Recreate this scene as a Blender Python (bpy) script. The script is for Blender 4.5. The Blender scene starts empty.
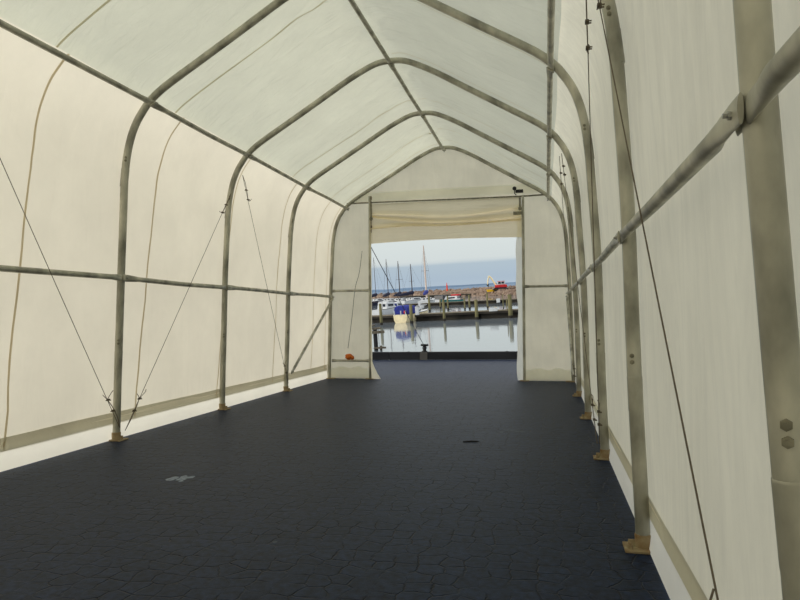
import bpy, bmesh, math, random
from mathutils import Vector, Matrix, noise
random.seed(7)
C = bpy.context.scene.collection
V = Vector
# ------------------------------------------------------------------ camera
RT = V((0.9757574423, 0.2186996458, -0.0082388495))
UP = V((0.0137031703, -0.0234804505, 0.9996303775))
FW = V((-0.2184253556, 0.9755096788, 0.0259081029))
CAM = V((0, 0, 1.1056)); FPX = 652.15
cd = bpy.data.cameras.new('camera'); co = bpy.data.objects.new('camera', cd); C.objects.link(co)
m = Matrix((RT, UP, -FW)).transposed().to_4x4(); m.translation = CAM
co.matrix_world = m
cd.sensor_width = 36; cd.lens = FPX * 36 / 800; cd.clip_end = 30000; cd.clip_start = 0.05
sc = bpy.context.scene; sc.camera = co
sc.view_settings.view_transform = 'Standard'; sc.view_settings.look = 'None'
sc.view_settings.gamma = 1; sc.view_settings.exposure = 0.0; sc.view_settings.use_curve_mapping = False
sc.cycles.diffuse_bounces = 8; sc.cycles.max_bounces = 12

# true vertical: the quay slopes down towards the harbour, the sea is level about N
N = V((-0.04706, -0.05215, 0.99753)).normalized()
W0 = V((-2.4, 16.5, -1.5))
def ray(u, v): return FW + RT * ((u - 400) / FPX) - UP * ((v - 300) / FPX)
def W(u, v, dz=0):
    d = ray(u, v); t = (W0 + N * dz - CAM).dot(N) / d.dot(N); return CAM + d * t
def H(x, y, h=0):                       # point at world x,y on the water level, h above it
    z = W0.z - (N.x * (x - W0.x) + N.y * (y - W0.y)) / N.z
    return V((x, y, z)) + N * h
E1 = V((1, 0, 0)); E1 = (E1 - N * E1.dot(N)).normalized(); E2 = N.cross(E1)
def orient(p, heading):
    c, s = math.cos(heading), math.sin(heading)
    X = E1 * c + E2 * s; Y = N.cross(X)
    mm = Matrix((X, Y, N)).transposed().to_4x4(); mm.translation = p; return mm

# ------------------------------------------------------------------ materials
def srgb(r, g, b):
    f = lambda c: (c / 12.92 if c <= .04045 else ((c + .055) / 1.055) ** 2.4)
    return (f(r / 255), f(g / 255), f(b / 255), 1)
def newmat(name):
    m = bpy.data.materials.new(name); m.use_nodes = True
    nt = m.node_tree; nt.nodes.clear()
    return m, nt.nodes, nt.links, nt.nodes.new('ShaderNodeOutputMaterial')
def plain(name, col, rough=.6, metal=0, var=.12, scale=8, spec=.4, bump=.0, col2=None, stretch=(1, 1, 1)):
    m, n, l, o = newmat(name)
    p = n.new('ShaderNodeBsdfPrincipled'); tc = n.new('ShaderNodeTexCoord'); mp = n.new('ShaderNodeMapping')
    mp.inputs['Scale'].default_value = stretch
    nz = n.new('ShaderNodeTexNoise'); nz.inputs['Scale'].default_value = scale; nz.inputs['Detail'].default_value = 5
    mx = n.new('ShaderNodeMix'); mx.data_type = 'RGBA'
    c2 = col2 or tuple(max(0, c * (1 - var * 2)) for c in col[:3]) + (1,)
    mx.inputs['A'].default_value = tuple(min(1, c * (1 + (var if not col2 else 0))) for c in col[:3]) + (1,); mx.inputs['B'].default_value = c2
    l.new(tc.outputs['Object'], mp.inputs[0]); l.new(mp.outputs[0], nz.inputs[0])
    mr = n.new('ShaderNodeMapRange'); mr.inputs['From Min'].default_value = .3; mr.inputs['From Max'].default_value = .7
    l.new(nz.outputs[0], mr.inputs[0]); l.new(mr.outputs[0], mx.inputs['Factor']); l.new(mx.outputs['Result'], p.inputs['Base Color'])
    p.inputs['Roughness'].default_value = rough; p.inputs['Metallic'].default_value = metal
    p.inputs['Specular IOR Level'].default_value = spec
    if bump:
        b = n.new('ShaderNodeBump'); b.inputs['Strength'].default_value = bump; b.inputs['Distance'].default_value = .01
        l.new(nz.outputs[0], b.inputs['Height']); l.new(b.outputs[0], p.inputs['Normal'])
    l.new(p.outputs[0], o.inputs[0]); return m
def cloth(name, dcol, tcol, tfac, bump=.25, sc1=(1, 1, 1), wr=9, streak=0.0):
    """pvc sheet that scatters light through"""
    m, n, l, o = newmat(name)
    tc = n.new('ShaderNodeTexCoord'); mp = n.new('ShaderNodeMapping'); mp.inputs['Scale'].default_value = sc1
    l.new(tc.outputs['Object'], mp.inputs[0])
    a = n.new('ShaderNodeTexNoise'); a.inputs['Scale'].default_value = wr; a.inputs['Detail'].default_value = 4; a.inputs['Distortion'].default_value = .6
    l.new(mp.outputs[0], a.inputs[0])
    st = n.new('ShaderNodeTexNoise'); st.inputs['Scale'].default_value = .9; st.inputs['Detail'].default_value = 6; st.inputs['Roughness'].default_value = .65
    l.new(tc.outputs['Object'], st.inputs[0])
    mr = n.new('ShaderNodeMapRange'); mr.inputs['From Min'].default_value = .3; mr.inputs['From Max'].default_value = .7
    mr.inputs['To Min'].default_value = .90; mr.inputs['To Max'].default_value = 1.04
    l.new(st.outputs[0], mr.inputs[0])
    fac = mr.outputs[0]
    if streak:                                              # dirt runs washed down the sheet
        m3 = n.new('ShaderNodeMapping'); m3.inputs['Scale'].default_value = (7, 7, 1.0); l.new(tc.outputs['Object'], m3.inputs[0])
        n3 = n.new('ShaderNodeTexNoise'); n3.inputs['Scale'].default_value = 1.0; n3.inputs['Detail'].default_value = 7; n3.inputs['Roughness'].default_value = .7; n3.inputs['Distortion'].default_value = 1.2
        l.new(m3.outputs[0], n3.inputs[0])
        r3 = n.new('ShaderNodeMapRange'); r3.inputs['From Min'].default_value = .35; r3.inputs['From Max'].default_value = .65
        r3.inputs['To Min'].default_value = 1 - streak; r3.inputs['To Max'].default_value = 1.03; l.new(n3.outputs[0], r3.inputs[0])
        mm_ = n.new('ShaderNodeMath'); mm_.operation = 'MULTIPLY'; l.new(mr.outputs[0], mm_.inputs[0]); l.new(r3.outputs[0], mm_.inputs[1]); fac = mm_.outputs[0]
    def tint(c):
        v = n.new('ShaderNodeVectorMath'); v.operation = 'SCALE'; v.inputs[0].default_value = c[:3]
        l.new(fac, v.inputs['Scale']); return v
    b = n.new('ShaderNodeBump'); b.inputs['Strength'].default_value = bump; b.inputs['Distance'].default_value = .03
    l.new(a.outputs[0], b.inputs['Height'])
    d = n.new('ShaderNodeBsdfDiffuse'); t = n.new('ShaderNodeBsdfTranslucent'); g = n.new('ShaderNodeBsdfGlossy')
    g.inputs['Roughness'].default_value = .45; g.inputs['Color'].default_value = (.8, .8, .8, 1)
    l.new(tint(dcol).outputs[0], d.inputs[0]); l.new(tint(tcol).outputs[0], t.inputs[0])
    for x in (d, t, g): l.new(b.outputs[0], x.inputs['Normal'])
    mx = n.new('ShaderNodeMixShader'); mx.inputs[0].default_value = tfac; l.new(d.outputs[0], mx.inputs[1]); l.new(t.outputs[0], mx.inputs[2])
    m2 = n.new('ShaderNodeMixShader'); m2.inputs[0].default_value = .03; l.new(mx.outputs[0], m2.inputs[1]); l.new(g.outputs[0], m2.inputs[2])
    l.new(m2.outputs[0], o.inputs[0]); return m
DC = (.80, .77, .66, 1); TC = (.97, .92, .78, 1)
M_wall = cloth('pvc_wall', DC, TC, .52, .25, (1, 1, .18), 7)
M_wallr = cloth('pvc_wall_weathered', (.92, .85, .67, 1), (1, .96, .77, 1), .72, .35, (1, 1, .18), 7, streak=.075)
M_roof = cloth('pvc_roof', (.75, .76, .66, 1), (.88, .90, .765, 1), .395, 1.0, (.5, 1.6, .5), 4)
M_back = cloth('pvc_end', (.87, .80, .62, 1), (1, .94, .74, 1), .72, .9, (1, 1, .5), 3, streak=.03)
M_curt = cloth('pvc_curtain', (.90, .83, .62, 1), (1, .90, .67, 1), .58, .4, (.3, 1, 2), 5)
M_seam = cloth('pvc_seam', (.62, .55, .40, 1), (.78, .68, .48, 1), .45, .1)
M_seamr = cloth('pvc_roof_seam', (.70, .66, .52, 1), (.84, .78, .60, 1), .42, .1)
M_hem = cloth('pvc_hem', (.66, .63, .51, 1), (.76, .73, .60, 1), .45, .3, (1, 1, 1), 12)
M_skirt = cloth('pvc_skirt', (.95, .92, .80, 1), (1, .98, .88, 1), .66, .15, (1, 1, 1), 5)
M_band = cloth('pvc_gable_band', (.88, .86, .76, 1), (1, 1, .90, 1), .72, .3, (1, 1, 1), 5)
M_galv = plain('galvanised_steel', srgb(198, 195, 177), .42, .25, .25, 7, .6, .3, srgb(120, 119, 106), (1, 1, .5))
M_galvd = plain('galvanised_joint', srgb(138, 134, 114), .5, .35, .25, 20, .5, .2)
M_rust = plain('rusty_plate', srgb(172, 160, 128), .8, .1, .1, 14, .3, .3, srgb(128, 98, 60))
M_bolt = plain('bolt_metal', srgb(165, 165, 158), .35, .7, .1, 30)
M_wire = plain('dark_wire', srgb(104, 94, 78), .6, .4, .1, 30)
M_black = plain('black_fitting', srgb(28, 28, 28), .6, 0, .1, 30)
M_orange = plain('orange_foam', srgb(214, 112, 40), .7, 0, .15, 40, .3, .3)
M_wood = plain('weathered_wood', srgb(112, 106, 94), .9, 0, .25, 6, .2, .5, srgb(70, 64, 54), (1, 1, .2))
M_pile = plain('green_pile', srgb(128, 122, 88), .9, 0, .25, 3, .2, .4, srgb(88, 88, 62), (1, 1, .3))
M_dark = plain('tarred_timber', srgb(46, 47, 50), .85, 0, .2, 2, .2, .5, srgb(26, 27, 29), (.3, 1, 1))
M_dock = plain('dock_side', srgb(66, 62, 56), .9, 0, .2, .8, .2, .3, srgb(36, 34, 32))
M_deck = plain('dock_deck', srgb(120, 112, 96), .9, 0, .2, 1.2, .2, .3, srgb(94, 88, 76))
M_white = plain('white_gelcoat', srgb(206, 210, 214), .35, 0, .06, 3)
M_cream = plain('cream_hull', srgb(236, 222, 182), .4, 0, .08, 3)
M_blue = plain('blue_canvas', srgb(34, 48, 136), .8, 0, .2, 5)
M_navy = plain('navy_canvas', srgb(32, 36, 62), .8, 0, .2, 5)
M_teal = plain('teal_hull', srgb(40, 110, 112), .5, 0, .1, 3)
M_red = plain('red_paint', srgb(196, 34, 40), .5, 0, .1, 3)
M_or2 = plain('beacon_red', srgb(232, 74, 44), .6, 0, .05, 3)
M_yel = plain('yellow_paint', srgb(232, 186, 28), .6, 0, .1, 1)
M_glass = plain('dark_glass', srgb(24, 30, 44), .1, 0, .1, 3)
M_alu = plain('mast_dark', srgb(74, 62, 60), .5, .2, .1, 3)
M_mastw = plain('mast_pale', srgb(214, 196, 184), .5, 0, .08, 3)
M_rope = plain('guy_rope_fibre', srgb(62, 66, 76), .9, 0, .1, 30)
M_rock = plain('granite_rubble', srgb(158, 138, 122), .95, 0, .3, .35, .2, .3, srgb(104, 88, 78))
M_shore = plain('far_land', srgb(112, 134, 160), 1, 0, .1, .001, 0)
M_stain = plain('pale_paint_stain', srgb(150, 162, 178), .7, 0, .2, 40, .3, 0, srgb(90, 100, 114))
M_scuff = plain('faint_scuff', srgb(84, 94, 104), .7, 0, .2, 40, .3, 0, srgb(50, 58, 66))
M_twig = plain('dark_twig', srgb(26, 24, 24), .9)
M_concrete = plain('quay_concrete', srgb(96, 94, 90), .95, 0, .2, 1, .2, .3)

def floor_mat():
    m, n, l, o = newmat('block_paving')
    p = n.new('ShaderNodeBsdfPrincipled'); tc = n.new('ShaderNodeTexCoord')
    nd = n.new('ShaderNodeTexNoise'); nd.inputs['Scale'].default_value = 9; nd.inputs['Detail'].default_value = 2
    l.new(tc.outputs['Object'], nd.inputs[0])
    ad = n.new('ShaderNodeMix'); ad.data_type = 'VECTOR'; ad.inputs['Factor'].default_value = .05
    l.new(tc.outputs['Object'], ad.inputs['A']); l.new(nd.outputs['Color'], ad.inputs['B'])
    vo = n.new('ShaderNodeTexVoronoi'); vo.feature = 'DISTANCE_TO_EDGE'; vo.inputs['Scale'].default_value = 10; vo.inputs['Randomness'].default_value = .55
    l.new(ad.outputs['Result'], vo.inputs['Vector'])
    vc = n.new('ShaderNodeTexVoronoi'); vc.inputs['Scale'].default_value = 10; vc.inputs['Randomness'].default_value = .55
    l.new(ad.outputs['Result'], vc.inputs['Vector'])
    jr = n.new('ShaderNodeMapRange'); jr.inputs['From Min'].default_value = .0; jr.inputs['From Max'].default_value = .05
    l.new(vo.outputs['Distance'], jr.inputs[0])
    # joints are partly filled with grit
    nf = n.new('ShaderNodeTexNoise'); nf.inputs['Scale'].default_value = 5; nf.inputs['Detail'].default_value = 4
    l.new(tc.outputs['Object'], nf.inputs[0])
    nr = n.new('ShaderNodeMapRange'); nr.inputs['From Min'].default_value = .40; nr.inputs['From Max'].default_value = .60
    l.new(nf.outputs[0], nr.inputs[0])
    mxj = n.new('ShaderNodeMath'); mxj.operation = 'MAXIMUM'
    l.new(jr.outputs[0], mxj.inputs[0])
    sb = n.new('ShaderNodeMath'); sb.operation = 'MULTIPLY'; sb.inputs[1].default_value = .92; l.new(nr.outputs[0], sb.inputs[0]); l.new(sb.outputs[0], mxj.inputs[1])
    sep = n.new('ShaderNodeSeparateColor'); l.new(vc.outputs['Color'], sep.inputs[0])
    tr = n.new('ShaderNodeMapRange'); tr.inputs['To Min'].default_value = .86; tr.inputs['To Max'].default_value = 1.1
    l.new(sep.outputs[0], tr.inputs[0])
    nz = n.new('ShaderNodeTexNoise'); nz.inputs['Scale'].default_value = 26; nz.inputs['Detail'].default_value = 8; nz.inputs['Roughness'].default_value = .7
    l.new(tc.outputs['Object'], nz.inputs[0])
    g2 = n.new('ShaderNodeMapRange'); g2.inputs['From Min'].default_value = .3; g2.inputs['From Max'].default_value = .7; g2.inputs['To Min'].default_value = .1; g2.inputs['To Max'].default_value = 2.4
    l.new(nz.outputs[0], g2.inputs[0])
    big = n.new('ShaderNodeTexNoise'); big.inputs['Scale'].default_value = .7; big.inputs['Detail'].default_value = 5
    l.new(tc.outputs['Object'], big.inputs[0])
    bm = n.new('ShaderNodeMix'); bm.data_type = 'RGBA'; bm.inputs['A'].default_value = FLOOR_A; bm.inputs['B'].default_value = FLOOR_B
    l.new(big.outputs[0], bm.inputs['Factor'])
    mu = n.new('ShaderNodeMath'); mu.operation = 'MULTIPLY'; l.new(tr.outputs[0], mu.inputs[0]); l.new(g2.outputs[0], mu.inputs[1])
    sx = n.new('ShaderNodeVectorMath'); sx.operation = 'SCALE'; l.new(bm.outputs['Result'], sx.inputs[0]); l.new(mu.outputs[0], sx.inputs['Scale'])
    fj = n.new('ShaderNodeMix'); fj.data_type = 'RGBA'; fj.inputs['A'].default_value = (.002, .002, .003, 1)
    l.new(mxj.outputs[0], fj.inputs['Factor']); l.new(sx.outputs[0], fj.inputs['B']); l.new(fj.outputs['Result'], p.inputs['Base Color'])
    p.inputs['Roughness'].default_value = .5; p.inputs['Specular IOR Level'].default_value = .13; p.inputs['Specular Tint'].default_value = (.55, .78, 1, 1)
    hs = n.new('ShaderNodeMath'); hs.operation = 'MULTIPLY_ADD'; hs.inputs[1].default_value = .25; l.new(nz.outputs[0], hs.inputs[0]); l.new(mxj.outputs[0], hs.inputs[2])
    b = n.new('ShaderNodeBump'); b.inputs['Strength'].default_value = .7; b.inputs['Distance'].default_value = .008
    l.new(hs.outputs[0], b.inputs['Height']); l.new(b.outputs[0], p.inputs['Normal'])
    l.new(p.outputs[0], o.inputs[0]); return m
FLOOR_A = (.0045, .0095, .026, 1); FLOOR_B = (.009, .0155, .036, 1)
M_floor = floor_mat()

def water_mat(name, col, rough, bump, scale, spec=.5):
    m, n, l, o = newmat(name)
    p = n.new('ShaderNodeBsdfPrincipled'); tc = n.new('ShaderNodeTexCoord')
    nz = n.new('ShaderNodeTexNoise'); nz.inputs['Scale'].default_value = scale; nz.inputs['Detail'].default_value = 3
    l.new(tc.outputs['Object'], nz.inputs[0])
    b = n.new('ShaderNodeBump'); b.inputs['Strength'].default_value = bump; b.inputs['Distance'].default_value = .05
    l.new(nz.outputs[0], b.inputs['Height']); l.new(b.outputs[0], p.inputs['Normal'])
    p.inputs['Base Color'].default_value = col; p.inputs['Roughness'].default_value = rough; p.inputs['IOR'].default_value = 1.33
    p.inputs['Specular IOR Level'].default_value = spec
    l.new(p.outputs[0], o.inputs[0]); return m
M_water = water_mat('calm_harbour_water', srgb(120, 130, 138), .05, .09, 1.3, 1.0)
M_sea = water_mat('open_sea', srgb(84, 112, 142), .5, .3, .2, .25)

# ------------------------------------------------------------------ mesh helpers
class MB:
    def __init__(s): s.v = []; s.f = []
    def add(s, vs, fs):
        b = len(s.v); s.v += [V(x) for x in vs]; s.f += [tuple(b + i for i in f) for f in fs]; return s
    def box(s, c, d, M=None):
        hx, hy, hz = d[0] / 2, d[1] / 2, d[2] / 2
        vs = [V((x, y, z)) for x in (-hx, hx) for y in (-hy, hy) for z in (-hz, hz)]
        if M is not None: vs = [M @ q for q in vs]
        c = V(c)
        return s.add([q + c for q in vs], [(0, 1, 3, 2), (4, 6, 7, 5), (0, 4, 5, 1), (2, 3, 7, 6), (0, 2, 6, 4), (1, 5, 7, 3)])
    def tube(s, pts, r, seg=12, scale=None, closed=False, up=None):
        """r: radius or list; scale: list of (a,b) flattening in the two frame directions"""
        pts = [V(p) for p in pts]; n = len(pts)
        t0 = (pts[1] - pts[0]).normalized()
        a = up or (V((0, 0, 1)) if abs(t0.z) < .9 else V((1, 0, 0)))
        a = (a - t0 * a.dot(t0)).normalized(); rings = []; b0 = len(s.v)
        for i, p in enumerate(pts):
            if closed: t = (pts[(i + 1) % n] - pts[i - 1]).normalized()
            else: t = (pts[min(i + 1, n - 1)] - pts[max(i - 1, 0)]).normalized()
            a = (a - t * a.dot(t)).normalized(); bb = t.cross(a)
            rr = r[i] if isinstance(r, (list, tuple)) else r
            sa, sb = scale[i] if scale else (1, 1)
            s.v += [p + a * (math.cos(k * 2 * math.pi / seg) * rr * sa) + bb * (math.sin(k * 2 * math.pi / seg) * rr * sb) for k in range(seg)]
        for i in range(n if closed else n - 1):
            for k in range(seg):
                k2 = (k + 1) % seg; i2 = (i + 1) % n
                s.f.append((b0 + i * seg + k, b0 + i * seg + k2, b0 + i2 * seg + k2, b0 + i2 * seg + k))
        if not closed:
            s.f.append(tuple(b0 + k for k in reversed(range(seg)))); s.f.append(tuple(b0 + (n - 1) * seg + k for k in range(seg)))
        return s
    def grid(s, rows):
        b = len(s.v); nc = len(rows[0])
        for r in rows: s.v += [V(p) for p in r]
        for i in range(len(rows) - 1):
            for j in range(nc - 1): s.f.append((b + i * nc + j, b + i * nc + j + 1, b + (i + 1) * nc + j + 1, b + (i + 1) * nc + j))
        return s
    def blob(s, c, r, sub=2, amp=.0, seed=0):
        bm = bmesh.new(); bmesh.ops.create_icosphere(bm, subdivisions=sub, radius=1)
        vs = []
        for q in bm.verts:
            d = q.co.copy(); k = 1 + amp * noise.noise(d * 1.6 + V((seed, seed * 2.3, 1)))
            vs.append(V(c) + V((d.x * r[0], d.y * r[1], d.z * r[2])) * k)
        fs = [tuple(q.index for q in f.verts) for f in bm.faces]; bm.free(); return s.add(vs, fs)
    def build(s, name, mat, parent=None, org=(0, 0, 0), smooth=True, bevel=0):
        org = V(org); me = bpy.data.meshes.new(name)
        me.from_pydata([tuple(q - org) for q in s.v], [], s.f); me.materials.append(mat)
        bm = bmesh.new(); bm.from_mesh(me); bmesh.ops.recalc_face_normals(bm, faces=bm.faces[:]); bm.to_mesh(me); bm.free()
        if smooth:
            me.shade_smooth()
            try: me.set_sharp_from_angle(angle=math.radians(40))
            except Exception: pass
        o = bpy.data.objects.new(name, me); C.objects.link(o)
        if parent is not None: o.parent = parent
        else: o.location = org
        if bevel:
            bv = o.modifiers.new('bevel', 'BEVEL'); bv.width = bevel; bv.segments = 2
        return o
def tag(o, label=None, cat=None, group=None, kind=None):
    if label: o['label'] = label
    if cat: o['category'] = cat
    if group: o['group'] = group
    if kind: o['kind'] = kind
    return o
def thing(name, loc, label, cat, group=None, mw=None):
    o = bpy.data.objects.new(name, None); C.objects.link(o)
    if mw is not None: o.matrix_world = mw
    else: o.location = loc
    o.empty_display_size = .1
    return tag(o, label, cat, group)
def lerp(a, b, t): return V(a) * (1 - t) + V(b) * t
def cr(pts, k=6):
    out = []; P = [V(p) for p in pts]; P = [P[0] * 2 - P[1]] + P + [P[-1] * 2 - P[-2]]
    for i in range(1, len(P) - 2):
        for j in range(k):
            t = j / k; a, b, c, d = P[i - 1:i + 3]
            out.append(.5 * ((2 * b) + (c - a) * t + (2 * a - 5 * b + 4 * c - d) * t * t + (3 * b - a - 3 * c + d) * t ** 3))
    out.append(P[-2]); return out

# ------------------------------------------------------------------ tent geometry
XC = -1.714
HP = [(2.145, 0), (2.13, .6), (2.107, 1.48), (2.078, 2.05), (2.058, 2.42), (2.03, 2.63), (1.99, 2.79), (1.935, 2.92), (1.87, 3.02), (1.80, 3.105),
      (1.65, 3.225), (1.28, 3.445), (.89, 3.675), (.52, 3.895), (.27, 4.02), (.13, 4.066), (0, 4.075)]
half = cr([V((a, 0, b)) for a, b in HP], 4)
def arch_pts(Y, off=0):
    """full arch from left foot to right foot, offset outwards by off"""
    L = [V((-q.x, 0, q.z)) for q in half]; Rr = [V((q.x, 0, q.z)) for q in half[:-1]][::-1]; A = L + Rr
    out = []
    for i, q in enumerate(A):
        t = (A[min(i + 1, len(A) - 1)] - A[max(i - 1, 0)]).normalized(); nn = V((-t.z, 0, t.x))
        p = q + nn * off; out.append(V((XC + p.x, Y, max(p.z, 0) if i in (0, len(A) - 1) else p.z)))
    return out
YA = [5.2915 + 2 * k for k in range(-3, 4)]          # -0.71 .. 11.29
names = {1: ('galvanised steel tent arch nearest the viewer, thick post with bolts along the right edge', ),
         2: ('galvanised steel tent arch whose right post stands second from the right edge',),
         3: ('nearest galvanised arch with its left leg in view, standing between two crossing wires',),
         4: ('galvanised arch that meets the ridge pole nearest the top of the picture',),
         5: ('galvanised arch just in front of the end wall, its foot carrying the slanted struts',)}
RA = .034
def crook(p, k): return p + V((.004 * math.sin(p.z * 3 + k) + ((.045 * max(0, 1 - p.z / 1.55) - .010) if k == 1 and p.x > XC else 0), .006 * math.sin(p.z * 2 + k * 2), 0))
for k in range(1, 6):
    Y = YA[k]; t = thing('tent_arch', (XC, Y, 0), names[k][0], 'tent arch', 'bent steel tube arches along the tent'); org = (XC, Y, 0)
    P = [crook(p, k) for p in arch_pts(Y)]; RA = .031 if k == 1 else .034
    # slight individual crookedness
    MB().tube(P, RA, 18, up=V((0, 1, 0))).build('arch_tube', M_galv, t, org)
    for zz in (.87, 2.5):
        for side in (0, 1):
            cand = P if side == 0 else P[::-1]
            i = min(range(len(cand) // 2), key=lambda i: abs(cand[i].z - zz))
            p = cand[i]; d = (cand[i + 1] - cand[i - 1]).normalized()
            s = MB().tube([p - d * .16, p - d * .15, p, p + d * .004, p + d * .006], [RA + .0002, RA + .0008, RA + .0016, RA + .0016, RA + .0003], 18).build('sleeve_joint', M_galv, t, org)
            for dz in (.075, .105):
                c = p + (d if d.z > 0 else -d) * dz
                inn = V((.5 if side == 0 else -.32, -.95, 0)).normalized()
                MB().tube([c + inn * (RA - .004), c + inn * (RA + .008), c + inn * (RA + .0085), c + inn * (RA + .013)], [.011, .011, .006, .006], 6).build('bolt', M_galvd, s, org)
    for side in (0, 1):
        f = P[0] if side == 0 else P[-1]
        sx = 1 if side == 0 else -1
        mb = MB().box(f + V((sx * .015, -.01, .006)), (.15, .13, .012))
        mb.tube([f + V((0, 0, .01)), f + V((0, 0, .07)), f + V((0, 0, .072))], [RA + .006, RA + .006, RA], 16)
        mb.box(f + V((sx * .05, 0, .025)), (.04, .006, .035))
        fp = mb.build('foot_plate', M_rust, t, org, bevel=.002)
        b = f + V((sx * .065, -.045, 0))
        MB().tube([b, b + V((0, 0, .028)), b + V((0, 0, .029)), b + V((0, 0, .04))], [.013, .013, .008, .008], 6).build('anchor_bolt', M_rust, fp, org)

# ---- long rails
def rail(name, label, xo, zo, inn, r, tilt):
    """segments with flattened ends bolted on the inside of every arch"""
    base = V((xo, YA[0], zo)); inn = V(inn).normalized()
    t = thing(name, base, label, 'steel rail', 'lengthwise steel rails of the tent'); org = base
    for k in range(6):
        a, b = YA[k] - .03, YA[k + 1] + .05
        ys = [a, a + .06, a + .16, a + .24, (a + b) / 2, b - .24, b - .16, b - .06, b]
        flat = [.26, .26, .6, 1, 1, 1, .6, .26, .26]
        pts = []; sc_ = []
        for y, f in zip(ys, flat):
            w = 1 + (1 - f) * .45
            off = 0
            if y > b - .3 and f < 1: off = -.007 * (1 - f) / .74
            if y < a + .3 and f < 1: off = .009 * (1 - f) / .74
            pts.append(V((xo, y, zo)) + inn * off + V((0, 0, .006 * math.sin(y * 2.3 + xo)))); sc_.append((w, f))
        up = inn.cross(V((0, 1, 0)))
        MB().tube(pts, r, 16, scale=sc_, up=up).build('rail_tube', M_galv, t, org)
    for k in range(1, 7):
        c = V((xo, YA[k] + .012, zo + .006 * math.sin(YA[k] * 2.3 + xo)))
        MB().tube([c - inn * .01, c + inn * .021, c + inn * .0213, c + inn * .029], [.0085, .0085, .005, .005], 6).build('rail_bolt', M_bolt, t, org)
    return t
rail('side_rail', 'galvanised horizontal rail at waist height along the left wall', XC - 2.107 + RA + .008, 1.478, (1, 0, 0), .024, 0)
rail('side_rail', 'galvanised horizontal rail at waist height along the right wall, bolted at its near joint', XC + 2.107 - RA - .006, 1.474, (-1, 0, 0), .022, 0)
rail('eave_rail', 'galvanised rail along the left eave where wall bends into roof', XC - 1.80 + .028, 3.105 - .036, (.62, 0, -.78), .024, 0)
rail('eave_rail', 'galvanised rail along the right eave where wall bends into roof', XC + 1.80 - .028, 3.105 - .036, (-.62, 0, -.78), .024, 0)
rail('ridge_rail', 'galvanised ridge pole along the top of the roof', XC, 4.075 - RA - .012, (0, 0, -1), .024, 0)

# ---- fabric cover
YS = [YA[0] + .08 * i for i in range(int((YA[-1] + .05 - YA[0]) / .08) + 1)] + [YA[-1] + .05]
def bulge(p, Y, nn_amp=1):
    ph = (Y - YA[0]) / 2 % 1
    s = math.sin(math.pi * ph) ** 2
    nz = noise.noise(V((p.x * .6, Y * .9, p.z * .9)))
    n2 = noise.noise(V((p.x * 2 + 9, Y * 3.2, p.z * .7)))
    return s * (.010 + nz * .035 + n2 * .008)
def pleat(p, Y):
    ph = (Y - YA[0]) / 2 % 1; s = math.sin(math.pi * ph); r = max(0, p.z - 3.2) / .9
    a = math.atan2(abs(p.x - XC) + .15, (ph - .5) * 2)
    return s * r * .028 * noise.noise(V((a * 7, Y // 2, 5 if p.x > XC else 1)))
def cover_row(Y, lo, hi, off=.046):
    A0 = arch_pts(Y, off); A1 = arch_pts(Y, off + 1); nA = len(A0)
    row = []
    for i in range(lo, hi):
        p = A0[i]; nn = (A1[i] - A0[i]); nn.normalize()
        w = min(1, p.z / .6)
        row.append(p + nn * (bulge(p, Y) * w + pleat(p, Y)))
    return row
nA = len(arch_pts(0)); iE = 9 * 4                     # eave index
wl = tag(MB().grid([cover_row(y, 1, iE + 1) for y in YS]).build('wall_left', M_wall), kind='structure')
ce = tag(MB().grid([cover_row(y, iE, nA - iE) for y in YS]).build('ceiling', M_roof), kind='structure')
wr = tag(MB().grid([cover_row(y, nA - iE - 1, nA - 1) for y in YS]).build('wall_right', M_wallr), kind='structure')
# seams of the welded sheets (they wander a little)
def seam(Y, lean, lo, hi, w, mat, parent, seed, inward=.004):
    rows = []
    for i in range(lo, hi):
        z = arch_pts(0, .046)[i].z
        wig = .03 * noise.noise(V((seed, z * 1.4, 0))) + .012 * noise.noise(V((seed, z * 5, 3)))
        y = Y + lean * (z - 1.5) + wig; wv = w * (1 + .3 * noise.noise(V((seed + 4, z * 3, 1))))
        r = []
        for yy in (y - wv / 2, y + wv / 2):
            A0 = arch_pts(yy, .046)[i]; A1 = arch_pts(yy, 1.046)[i]; nn = (A1 - A0).normalized()
            r.append(A0 + nn * (bulge(A0, yy) * min(1, A0.z / .6) + pleat(A0, yy) - inward))
        rows.append(r)
    return MB().grid(rows).build('seam', mat, parent)
for n_, (Y, lean) in enumerate([(1.06, .1), (2.62, .1), (4.16, .08), (5.76, .1), (7.36, .1), (8.97, .06), (10.52, .04), (11.17, .02)]):
    seam(Y, lean, 1, iE + 1, .021, M_seam, wl, n_ * 3.1)
    e_ = {4.19: -.03, 5.80: -.11, 8.97: -.15}.get(Y, 0)
    seam(Y + e_, 0, iE, nA // 2 + 1, .02, M_seamr, ce, n_ * 3.1)
    seam(Y - .25, .03, nA // 2 + 1, nA - iE, .012, M_seamr, ce, n_ * 2.1)
# ground skirt and doubled hem along both long walls
for sgn, par in ((-1, wl), (1, wr)):
    for z0, z1, nm, mt, dx in ((.004, .15, 'ground_skirt', M_skirt, -.006), (.15, .25, 'hem_band', M_hem, -.012)):
        rows = []
        for y in YS[:-1]:
            r = []
            for q in range(5):
                z = z0 + (z1 - z0) * q / 4
                zz = z + .008 * noise.noise(V((y * 1.1, sgn, 0))) * (1 if z > .01 else 0)
                x = XC + sgn * (2.145 + .046 - z * .02 + dx + (.012 * math.sin(q / 4 * math.pi) if mt is M_hem else .03 * (1 - q / 4) ** 2 * -1 * .6))
                r.append((x, y, zz))
            rows.append(r)
        MB().grid(rows).build(nm, mt, par)

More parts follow.
